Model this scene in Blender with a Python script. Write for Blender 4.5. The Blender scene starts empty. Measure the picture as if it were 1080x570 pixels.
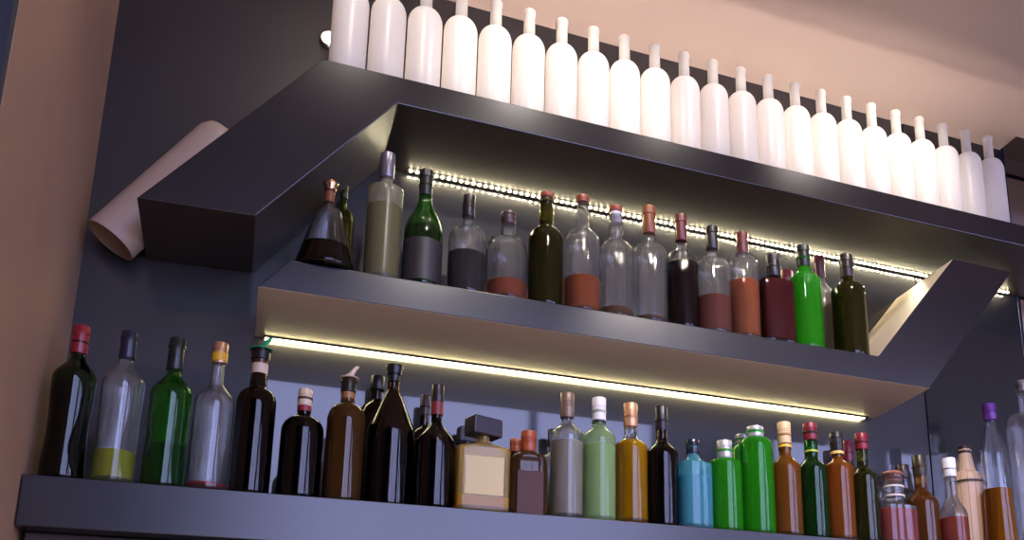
import bpy, bmesh, math
from math import pi, sin, cos
from mathutils import Matrix, Vector
C = bpy.context.scene.collection
CAM = 1.2                       # height of the camera; heights below are given above it
def Z(h): return h + CAM
FRONT, WALL = 2.10, 2.377       # distance of the shelf fronts and of the glossy back wall

# ---------------------------------------------------------------- materials
def lin(c):
    return tuple(((v/255)/12.92 if v/255 <= 0.04045 else (((v/255)+0.055)/1.055)**2.4) for v in c)
def newmat(name):
    m = bpy.data.materials.new(name); m.use_nodes = True
    nt = m.node_tree; nt.nodes.clear()
    out = nt.nodes.new('ShaderNodeOutputMaterial')
    return m, nt, out
def principled(name, col, rough=0.5, metal=0.0, spec=0.5, coat=0.0, noise=None, bump=None, rvar=None):
    m, nt, out = newmat(name)
    p = nt.nodes.new('ShaderNodeBsdfPrincipled')
    p.inputs['Base Color'].default_value = (*lin(col), 1)
    p.inputs['Roughness'].default_value = rough
    p.inputs['Metallic'].default_value = metal
    p.inputs['Specular IOR Level'].default_value = spec
    p.inputs['Coat Weight'].default_value = coat
    p.inputs['Coat Roughness'].default_value = 0.04
    nt.links.new(p.outputs[0], out.inputs[0])
    if noise or bump or rvar:
        tc = nt.nodes.new('ShaderNodeTexCoord')
        n = nt.nodes.new('ShaderNodeTexNoise')
        n.inputs['Scale'].default_value = (noise or bump or rvar)[0]
        n.inputs['Detail'].default_value = 6
        nt.links.new(tc.outputs['Object'], n.inputs['Vector'])
        if noise:
            r = nt.nodes.new('ShaderNodeMix'); r.data_type = 'RGBA'
            r.inputs['A'].default_value = (*lin(col), 1)
            r.inputs['B'].default_value = (*lin(noise[1]), 1)
            nt.links.new(n.outputs['Fac'], r.inputs['Factor'])
            nt.links.new(r.outputs['Result'], p.inputs['Base Color'])
        if bump:
            b = nt.nodes.new('ShaderNodeBump'); b.inputs['Strength'].default_value = bump[1]
            b.inputs['Distance'].default_value = 0.002
            nt.links.new(n.outputs['Fac'], b.inputs['Height'])
            nt.links.new(b.outputs[0], p.inputs['Normal'])
        if rvar:
            mr = nt.nodes.new('ShaderNodeMapRange')
            mr.inputs['To Min'].default_value = rvar[1]; mr.inputs['To Max'].default_value = rvar[2]
            nt.links.new(n.outputs['Fac'], mr.inputs['Value'])
            nt.links.new(mr.outputs[0], p.inputs['Roughness'])
    return m
def emission(name, col, strength):
    m, nt, out = newmat(name)
    e = nt.nodes.new('ShaderNodeEmission')
    e.inputs[0].default_value = (*lin(col), 1); e.inputs[1].default_value = strength
    nt.links.new(e.outputs[0], out.inputs[0]); return m
def glassy(name, tint, rough=0.0, ior=1.45, scatter=0.0, scol=None, straight=0.22, per=0.36):
    """clear tinted glass or liquid; scatter = share of light it scatters like a cloudy body;
    per = share of the whole tint one surface takes on (a ray crosses about 1/per of them)"""
    m, nt, out = newmat(name)
    full = tint
    t4 = tuple(v**per for v in lin(tint))
    tr = nt.nodes.new('ShaderNodeBsdfTransparent'); tr.inputs[0].default_value = (*t4, 1)
    rf = nt.nodes.new('ShaderNodeBsdfRefraction'); rf.inputs['Color'].default_value = (*t4, 1)
    rf.inputs['Roughness'].default_value = rough; rf.inputs['IOR'].default_value = ior
    gs = nt.nodes.new('ShaderNodeBsdfGlossy'); gs.inputs['Roughness'].default_value = max(rough, 0.02)
    fr = nt.nodes.new('ShaderNodeFresnel'); fr.inputs[0].default_value = ior
    th = nt.nodes.new('ShaderNodeMixShader'); th.inputs[0].default_value = straight
    nt.links.new(rf.outputs[0], th.inputs[1]); nt.links.new(tr.outputs[0], th.inputs[2])
    g = nt.nodes.new('ShaderNodeMixShader')
    nt.links.new(fr.outputs[0], g.inputs[0]); nt.links.new(th.outputs[0], g.inputs[1]); nt.links.new(gs.outputs[0], g.inputs[2])
    last = g
    if scatter > 0:
        c = (*lin(scol or tint), 1)
        d = nt.nodes.new('ShaderNodeBsdfDiffuse'); d.inputs[0].default_value = c
        t = nt.nodes.new('ShaderNodeBsdfTranslucent'); t.inputs[0].default_value = c
        a = nt.nodes.new('ShaderNodeMixShader'); a.inputs[0].default_value = 0.5
        nt.links.new(d.outputs[0], a.inputs[1]); nt.links.new(t.outputs[0], a.inputs[2])
        b = nt.nodes.new('ShaderNodeMixShader'); b.inputs[0].default_value = scatter
        nt.links.new(g.outputs[0], b.inputs[1]); nt.links.new(a.outputs[0], b.inputs[2])
        last = b
    nt.links.new(last.outputs[0], out.inputs[0]); return m
def staves():
    m = principled('pale_turned_wood', (214,176,146), 0.45)
    nt = m.node_tree; p = [n for n in nt.nodes if n.type == 'BSDF_PRINCIPLED'][0]
    tc = nt.nodes.new('ShaderNodeTexCoord'); gr = nt.nodes.new('ShaderNodeTexGradient'); gr.gradient_type = 'RADIAL'
    mu = nt.nodes.new('ShaderNodeMath'); mu.operation = 'MULTIPLY'; mu.inputs[1].default_value = 14
    fr = nt.nodes.new('ShaderNodeMath'); fr.operation = 'FRACT'
    lt = nt.nodes.new('ShaderNodeMath'); lt.operation = 'LESS_THAN'; lt.inputs[1].default_value = 0.07
    mx = nt.nodes.new('ShaderNodeMix'); mx.data_type = 'RGBA'
    mx.inputs['A'].default_value = (*lin((218,182,152)), 1); mx.inputs['B'].default_value = (*lin((150,112,86)), 1)
    nt.links.new(tc.outputs['Object'], gr.inputs[0]); nt.links.new(gr.outputs['Fac'], mu.inputs[0]); nt.links.new(mu.outputs[0], fr.inputs[0])
    nt.links.new(fr.outputs[0], lt.inputs[0]); nt.links.new(lt.outputs[0], mx.inputs['Factor']); nt.links.new(mx.outputs['Result'], p.inputs['Base Color'])
    return m
_cache = {}
def liquid(col, scatter):
    k = ('L', col, scatter)
    if k not in _cache: _cache[k] = glassy('liquid', col, 0.0, 1.34, scatter, None, 0.25, 0.7)
    return _cache[k]
GLASS = {
 'clear':  glassy('clear_glass', (250,251,252), 0, 1.48),
 'dusty':  glassy('clear_glass_pale_reflection', (250,250,250), 0, 1.48, 0.035, (235,233,232)),  # pale scatter stands in for window reflections in clear glass
 'milky':  glassy('milky_glass', (235,232,222), 0.05, 1.46, 0.35, (205,200,188)),
 'frosted':glassy('frosted_glass', (244,240,222), 0.25, 1.46, 0.12, (235,228,200)),
 'green':  glassy('green_glass', (70,170,60), 0, 1.48, 0.06, (60,160,50)),
 'darkgreen': glassy('dark_green_glass', (40,95,38), 0, 1.48),
 'bright': glassy('bright_green_glass', (80,215,62), 0, 1.48, 0.18, (85,240,50)),
 'olive':  glassy('olive_glass', (150,150,48), 0, 1.48, 0.05, (130,125,40)),
 'brown':  glassy('brown_glass', (92,58,40), 0, 1.48),
 'amber':  glassy('amber_glass', (225,168,85), 0, 1.48, 0.07, (220,160,75)),
 'blue':   glassy('pale_blue_glass', (150,222,238), 0, 1.48, 0.2, (130,220,240)),
 'amberclear': glassy('honey_clear_glass', (252,228,150), 0, 1.48, 0.2, (252,214,120)),
 'wood': staves(),
 'palegreen': glassy('pale_green_glass', (220,240,205), 0, 1.48, 0.18, (210,240,185)),
}
def capm(col, rough=0.35, metal=0.0):
    k = ('C', col, rough, metal)
    if k not in _cache: _cache[k] = principled('cap_finish', col, rough, metal, 0.5)
    return _cache[k]
SHELF   = principled('dark_satin_metal', (26,22,26), 0.26, 0.0, 0.65, rvar=(3.0,0.20,0.30))
UNDER_D = principled('dark_satin_underside', (54,45,41), 0.42, 0.0, 0.35, rvar=(4.0,0.36,0.5))
UNDER_B = principled('beige_painted_metal', (192,180,168), 0.38, 0.0, 0.5, noise=(3.0,(198,176,158)))
TUBE    = principled('beige_enamel', (172,148,132), 0.5)
PLASTER = principled('brown_plaster', (164,128,98), 0.85, noise=(5.0,(140,108,86)), bump=(60.0,0.25))
CEIL    = principled('pinkish_ceiling_paint', (198,178,164), 0.8, noise=(1.5,(192,172,160)))
GLOSSW  = principled('dark_lacquered_glass_panel', (44,42,43), 0.40, 0.0, 0.3, 1.0)
BLUEPOST= principled('dark_blue_metal', (34,42,66), 0.3, 0.6)
PINK    = principled('pale_pink_plaster', (205,180,172), 0.7)
FLOORM  = principled('beige_floor_tiles', (196,176,158), 0.5, noise=(2.0,(184,164,148)))
ROOMW   = principled('room_wall_paint', (120,112,112), 0.85)
CHROME  = principled('brushed_aluminium', (180,178,172), 0.3, 1.0)
BLACKP  = principled('black_plastic', (18,17,18), 0.35)
# ---------------------------------------------------------------- mesh helpers
def link(name, me, mats, parent=None):
    o = bpy.data.objects.new(name, me); C.objects.link(o)
    for m in (mats if isinstance(mats, (list, tuple)) else [mats]): me.materials.append(m)
    if parent is not None: o.parent = parent
    return o
def tag(o, label=None, cat=None, group=None, kind=None):
    if label: o['label'] = label
    if cat: o['category'] = cat
    if group: o['group'] = group
    if kind: o['kind'] = kind
    return o
def empty(name, loc, label, cat, group=None):
    o = bpy.data.objects.new(name, None); C.objects.link(o); o.location = loc
    o.empty_display_size = 0.05
    return tag(o, label, cat, group)
def smooth(me, ang=None):
    for p in me.polygons: p.use_smooth = True
    if ang is not None:
        me.set_sharp_from_angle(angle=math.radians(ang))
def box(name, lo, hi, mats, parent=None, bevel=0.0, origin=None):
    bm = bmesh.new()
    bmesh.ops.create_cube(bm, size=1)
    o3 = Vector(origin or (0,0,0))
    for v in bm.verts:
        v.co = Vector([lo[i] + (v.co[i]+0.5)*(hi[i]-lo[i]) for i in range(3)]) - o3
    if bevel: bmesh.ops.bevel(bm, geom=bm.edges[:], offset=bevel, segments=2, affect='EDGES', profile=0.5)
    bmesh.ops.recalc_face_normals(bm, faces=bm.faces[:])
    me = bpy.data.meshes.new(name); bm.to_mesh(me); bm.free()
    o = link(name, me, mats, parent); o.location = o3
    return o
def prism(name, pts, y0, y1, mats, facemat=None, bevel=0.0025, parent=None):
    """outline in x/z pushed from y0 back to y1; facemat(edge index) picks the material of that side"""
    bm = bmesh.new(); n = len(pts)
    ox, oz = pts[0]
    a = [bm.verts.new((x-ox, 0, z-oz)) for x, z in pts]
    b = [bm.verts.new((x-ox, y1-y0, z-oz)) for x, z in pts]
    bm.faces.new(a); bm.faces.new(b[::-1])
    for i in range(n):
        f = bm.faces.new((a[i], b[i], b[(i+1) % n], a[(i+1) % n]))
        if facemat: f.material_index = facemat(i)
    bmesh.ops.recalc_face_normals(bm, faces=bm.faces[:])
    if bevel:
        bmesh.ops.bevel(bm, geom=bm.edges[:], offset=bevel, segments=2, affect='EDGES', profile=0.5, material=-1)
    me = bpy.data.meshes.new(name); bm.to_mesh(me); bm.free()
    o = link(name, me, mats, parent); o.location = (ox, y0, Z(oz))
    return o
def lathe(name, prof, mats, parent=None, seg=40, closed=False, sharp=None, loc=None, rot=None):
    """prof: (r, z) or (r, z, ky, p): ky = depth/width, p = squareness (2 is round)"""
    bm = bmesh.new(); rings = []
    for q in prof:
        r, z = q[0], q[1]; ky = q[2] if len(q) > 2 else 1.0; p = q[3] if len(q) > 3 else 2.0
        if r < 1e-6: rings.append([bm.verts.new((0, 0, z))]); continue
        ring = []
        for i in range(seg):
            t = 2*pi*i/seg; c, s = cos(t), sin(t)
            if p == 2.0: x, y = c, s
            else:
                x = math.copysign(abs(c)**(2/p), c); y = math.copysign(abs(s)**(2/p), s)
            ring.append(bm.verts.new((r*x, r*ky*y, z)))
        rings.append(ring)
    pairs = list(zip(rings[:-1], rings[1:]))
    if closed: pairs.append((rings[-1], rings[0]))
    for a, b in pairs:
        if len(a) == 1 and len(b) == 1: continue
        for i in range(seg):
            j = (i+1) % seg
            if len(a) == 1: bm.faces.new((a[0], b[j], b[i]))
            elif len(b) == 1: bm.faces.new((a[i], a[j], b[0]))
            else: bm.faces.new((a[i], a[j], b[j], b[i]))
    bmesh.ops.recalc_face_normals(bm, faces=bm.faces[:])
    me = bpy.data.meshes.new(name); bm.to_mesh(me); bm.free()
    smooth(me, sharp)
    o = link(name, me, mats, parent)
    if loc is not None: o.location = loc
    if rot is not None: o.rotation_euler = rot
    return o
# ---------------------------------------------------------------- bottles
def outline(s):
    """outer (r, z, ky, p) profile of a bottle from base edge to lip"""
    R, H, hs, hn, rn, ht = s['R'], s['H'], s['hs'], s['hn'], s['rn'], s['ht']
    ky, p = s.get('ky', 1.0), s.get('p', 2.0)
    out = []
    rb = R*s.get('base', 1.0); waist = s.get('waist', 0)
    n = 14
    out.append((rb*0.86, 0.0, ky, p)); out.append((rb*0.95, 0.0015, ky, p)); out.append((rb*0.99, 0.005, ky, p))
    z0 = 0.010
    for i in range(n+1):
        t = i/n
        r = rb + (R-rb)*t
        if waist: r -= R*waist*sin(pi*min(1, t*1.0))**2
        out.append((r, z0 + (hs-z0)*t, ky, p))
    m = 16; kind = s.get('sh', 'round')
    for i in range(1, m+1):
        t = i/m
        if kind == 'round': a = t*pi/2; r = rn + (R-rn)*cos(a); z = hs + (hn-hs)*sin(a)
        elif kind == 's': r = rn + (R-rn)*(0.5+0.5*cos(pi*t)); z = hs + (hn-hs)*t
        elif kind == 'ogee':     # round shoulder turning into a hollow throat
            if t < 0.5: a = t*pi; r = R - (R-rn)*0.62*(1-cos(a)); z = hs + (hn-hs)*0.5*sin(a)
            else:
                a = (t-0.5)*pi; r = rn + (R-rn)*0.38*(1-sin(a)); z = hs + (hn-hs)*(0.5+0.5*(1-cos(a)))
        elif kind == 'angle':    # sharp, nearly flat shoulder
            r = R + (rn-R)*t**1.0; z = hs + (hn-hs)*(0.55*t + 0.45*t**3)
        else: r = R + (rn-R)*t; z = hs + (hn-hs)*t
        w = t
        out.append((r, z, ky+(1-ky)*w, p+(2-p)*w))
    bulb = s.get('bulb', 0); n = 10
    for i in range(1, n+1):
        t = i/n
        r = rn*(1 + bulb*sin(pi*t)**2)*(1 - (1-s.get('nt', 1.0))*t)
        out.append((r, hn + (ht-hn)*t, 1.0, 2.0))
    if not s.get('wide'):
        k = s.get('nt', 1.0)*rn; out += [(k*1.18, ht+0.0005), (k*1.2, ht+0.004), (k*1.05, ht+0.0055)]
    return [(q + (1.0, 2.0))[:4] if len(q) == 2 else q for q in out]
def bottle(s):
    R, H = s['R'], s['H']
    y = s['y']
    root = empty(s['name'], (s['x'], y, Z(s['z'])), s['label'], s.get('cat', 'bottle'), s.get('group'))
    if s.get('rz'): root.rotation_euler = (0, 0, s['rz'])
    o = outline(s)
    th = s.get('th', 0.0028)
    lip = o[-1]
    inner = []
    for r, z, ky, p in o:
        if z < 0.010: continue
        inner.append((max(r-th, 0.003), max(z, 0.012), ky, p))
    inner = [(0.0, inner[0][1]-0.0005, 1, 2)] + [(inner[0][0]*0.8, inner[0][1]-0.0005, inner[0][2], inner[0][3])] + inner
    # solid wall: outer up, inner down
    base = [(0.0, 0.004, 1, 2), (o[0][0]*0.5, 0.0035, o[0][2], o[0][3])]
    prof = base + o + [(max(lip[0]-th, 0.003), lip[1], 1, 2)] + inner[::-1][1:]
    gl = GLASS[s['glass']]
    g = lathe('glass_body', prof, gl, root, seg=s.get('seg', 40), sharp=50 if s.get('p', 2) > 2 else None)
    if s.get('lv'):
        lv = s['lv']; pr = []
        e = 0.0004
        src = inner[2:]
        pr.append((0.0, inner[0][1]-e, 1, 2)); pr.append((src[0][0]*0.8, inner[0][1]-e, src[0][2], src[0][3]))
        prev = None
        for q in src:
            if q[1] > lv:
                if prev is not None:
                    t = (lv-prev[1])/max(1e-6, q[1]-prev[1])
                    pr.append(tuple(prev[k]+(q[k]-prev[k])*t + (e if k == 0 else 0) for k in range(4)))
                break
            pr.append((q[0]+e, q[1], q[2], q[3])); prev = q
        else: lv = prev[1]
        pr.append((pr[-1][0]*0.6, lv, pr[-1][2], pr[-1][3]))
        pr.append((0.0, lv, 1, 2))
        lathe('liquid', pr, liquid(tuple(s['liq']), s.get('sc', 0.3)), root, seg=s.get('seg', 40), sharp=60)
    # cap
    ck, cm = s.get('ck', 'screw'), capm(tuple(s['cap']), *s.get('cf', (0.35, 0.0)))
    rc, hc = s['rc'], s['hc']
    if ck in ('screw', 'sleeve', 'plain'):
        pr = [(0.0, hc+0.003), (rc*0.86, hc+0.003), (rc*0.86, hc), (rc*0.97, hc), (rc, hc+0.001)]
        L = H-hc
        if ck == 'screw':
            for k in range(3):
                zz = hc + L*(0.42+0.09*k)
                pr += [(rc, zz), (rc*0.94, zz+0.0008), (rc*0.94, zz+0.0022), (rc, zz+0.003)]
        elif ck == 'sleeve':
            zz = hc + L*0.68
            pr += [(rc*0.98, zz), (rc*1.07, zz+0.0015), (rc*1.07, zz+0.006), (rc, zz+0.0075)]
        pr += [(rc, H-0.002), (rc*0.95, H-0.0005), (rc*0.8, H), (0.0, H)]
        lathe('cap', pr, cm, root, seg=32, sharp=40)
    elif ck == 'flare':
        pr = [(0.0, hc), (rc*0.72, hc), (rc*0.74, hc+(H-hc)*0.35), (rc*0.98, H-0.008), (rc, H-0.003), (rc*0.9, H), (0.0, H)]
        lathe('stopper', pr, cm, root, seg=32, sharp=40)
    elif ck == 'cork':      # wide disc on a sealed throat
        zt = H-(H-hc)*0.32
        lathe('stopper', [(0.0, zt), (rc*0.95, zt), (rc*1.05, zt+0.002), (rc*1.05, H-0.002), (rc*0.92, H), (0.0, H)], cm, root, seg=32, sharp=40)
        lathe('seal', [(0.0, hc), (rc*0.8, hc), (rc*0.84, hc+0.002), (rc*0.84, zt-0.0005), (0.0, zt-0.0005)], capm(tuple(s['seal']), 0.4), root, seg=32, sharp=40)
    elif ck == 'pourer':
        zt = hc + (H-hc)*s.get('pf', 0.52)
        lathe('cap', [(0.0, hc), (rc*0.86, hc), (rc, hc+0.001), (rc, zt-0.002), (rc*0.9, zt), (0.0, zt)], cm, root, seg=32, sharp=40)
        pm = capm(tuple(s['pour']), 0.35)
        po = lathe('pourer', [(0.0, zt+0.0004), (rc*1.25, zt+0.0004), (rc*1.3, zt+0.002), (rc*0.9, zt+0.004), (rc*0.62, zt+0.007), (0.0066, zt+0.011), (0.0052, H-0.006), (0.0046, H), (0.0026, H), (0.0026, H-0.006)], pm, root, seg=24, sharp=50)
        for v in po.data.vertices:      # the spout bends to the right
            u = max(0.0, v.co.z-(zt+0.006)); v.co.x += 0.5*u + 6*u*u
    elif ck == 'slab':
        rzz = s.get('slabrot', 0.0)
        w, d = s['sw'], s['sw']*0.62
        b = box('stopper', (-w/2, -d/2, hc), (w/2, d/2, H), cm, root, bevel=0.003); b.rotation_euler = (0, s.get('slabtilt', 0.0), rzz)
    elif ck == 'glassstop':
        L = H-hc
        pr = [(0.0, hc), (rc*0.7, hc), (rc*0.7, hc+L*0.15), (rc*1.05, hc+L*0.3), (rc*0.75, hc+L*0.45), (rc*0.7, hc+L*0.5), (rc*1.1, hc+L*0.68), (rc*1.15, hc+L*0.8), (rc*0.9, H-0.001), (0.0, H)]
        lathe('stopper', pr, cm, root, seg=10, sharp=20)
    for bd in s.get('bands', ()):     # (z0, z1, radius, colour)
        z0, z1, r, col = bd
        lathe('neck_band', [(r-0.0012, z0), (r, z0+0.0004), (r, z1-0.0004), (r-0.0012, z1)], capm(tuple(col), 0.4), root, seg=32, closed=True, sharp=40)
    if s.get('dot'):
        dz, dr, col = s['dot']
        d = lathe('round_label', [(0.0, 0.0), (dr, 0.0), (dr, 0.0012), (0.0, 0.0012)], capm(tuple(col), 0.5), root, seg=24, sharp=30)
        d.rotation_euler = (pi/2, 0, 0); d.location = (s.get('dotx', 0), -(R+0.0002), dz)
    if s.get('wrap'):
        z0, z1, col = s['wrap']; r = R+0.0007
        lathe('label', [(r-0.0006, z0), (r, z0+0.0003), (r, z1-0.0003), (r-0.0006, z1)], capm(tuple(col), 0.5), root, seg=48, closed=True, sharp=40)
    if s.get('panel'):
        z0, z1, hw, col = s['panel']
        box('label', (-hw, -(R*s.get('ky', 1)+0.0014), z0), (hw, -(R*s.get('ky', 1)+0.0002), z1), capm(tuple(col), 0.65), root)
    return root
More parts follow.
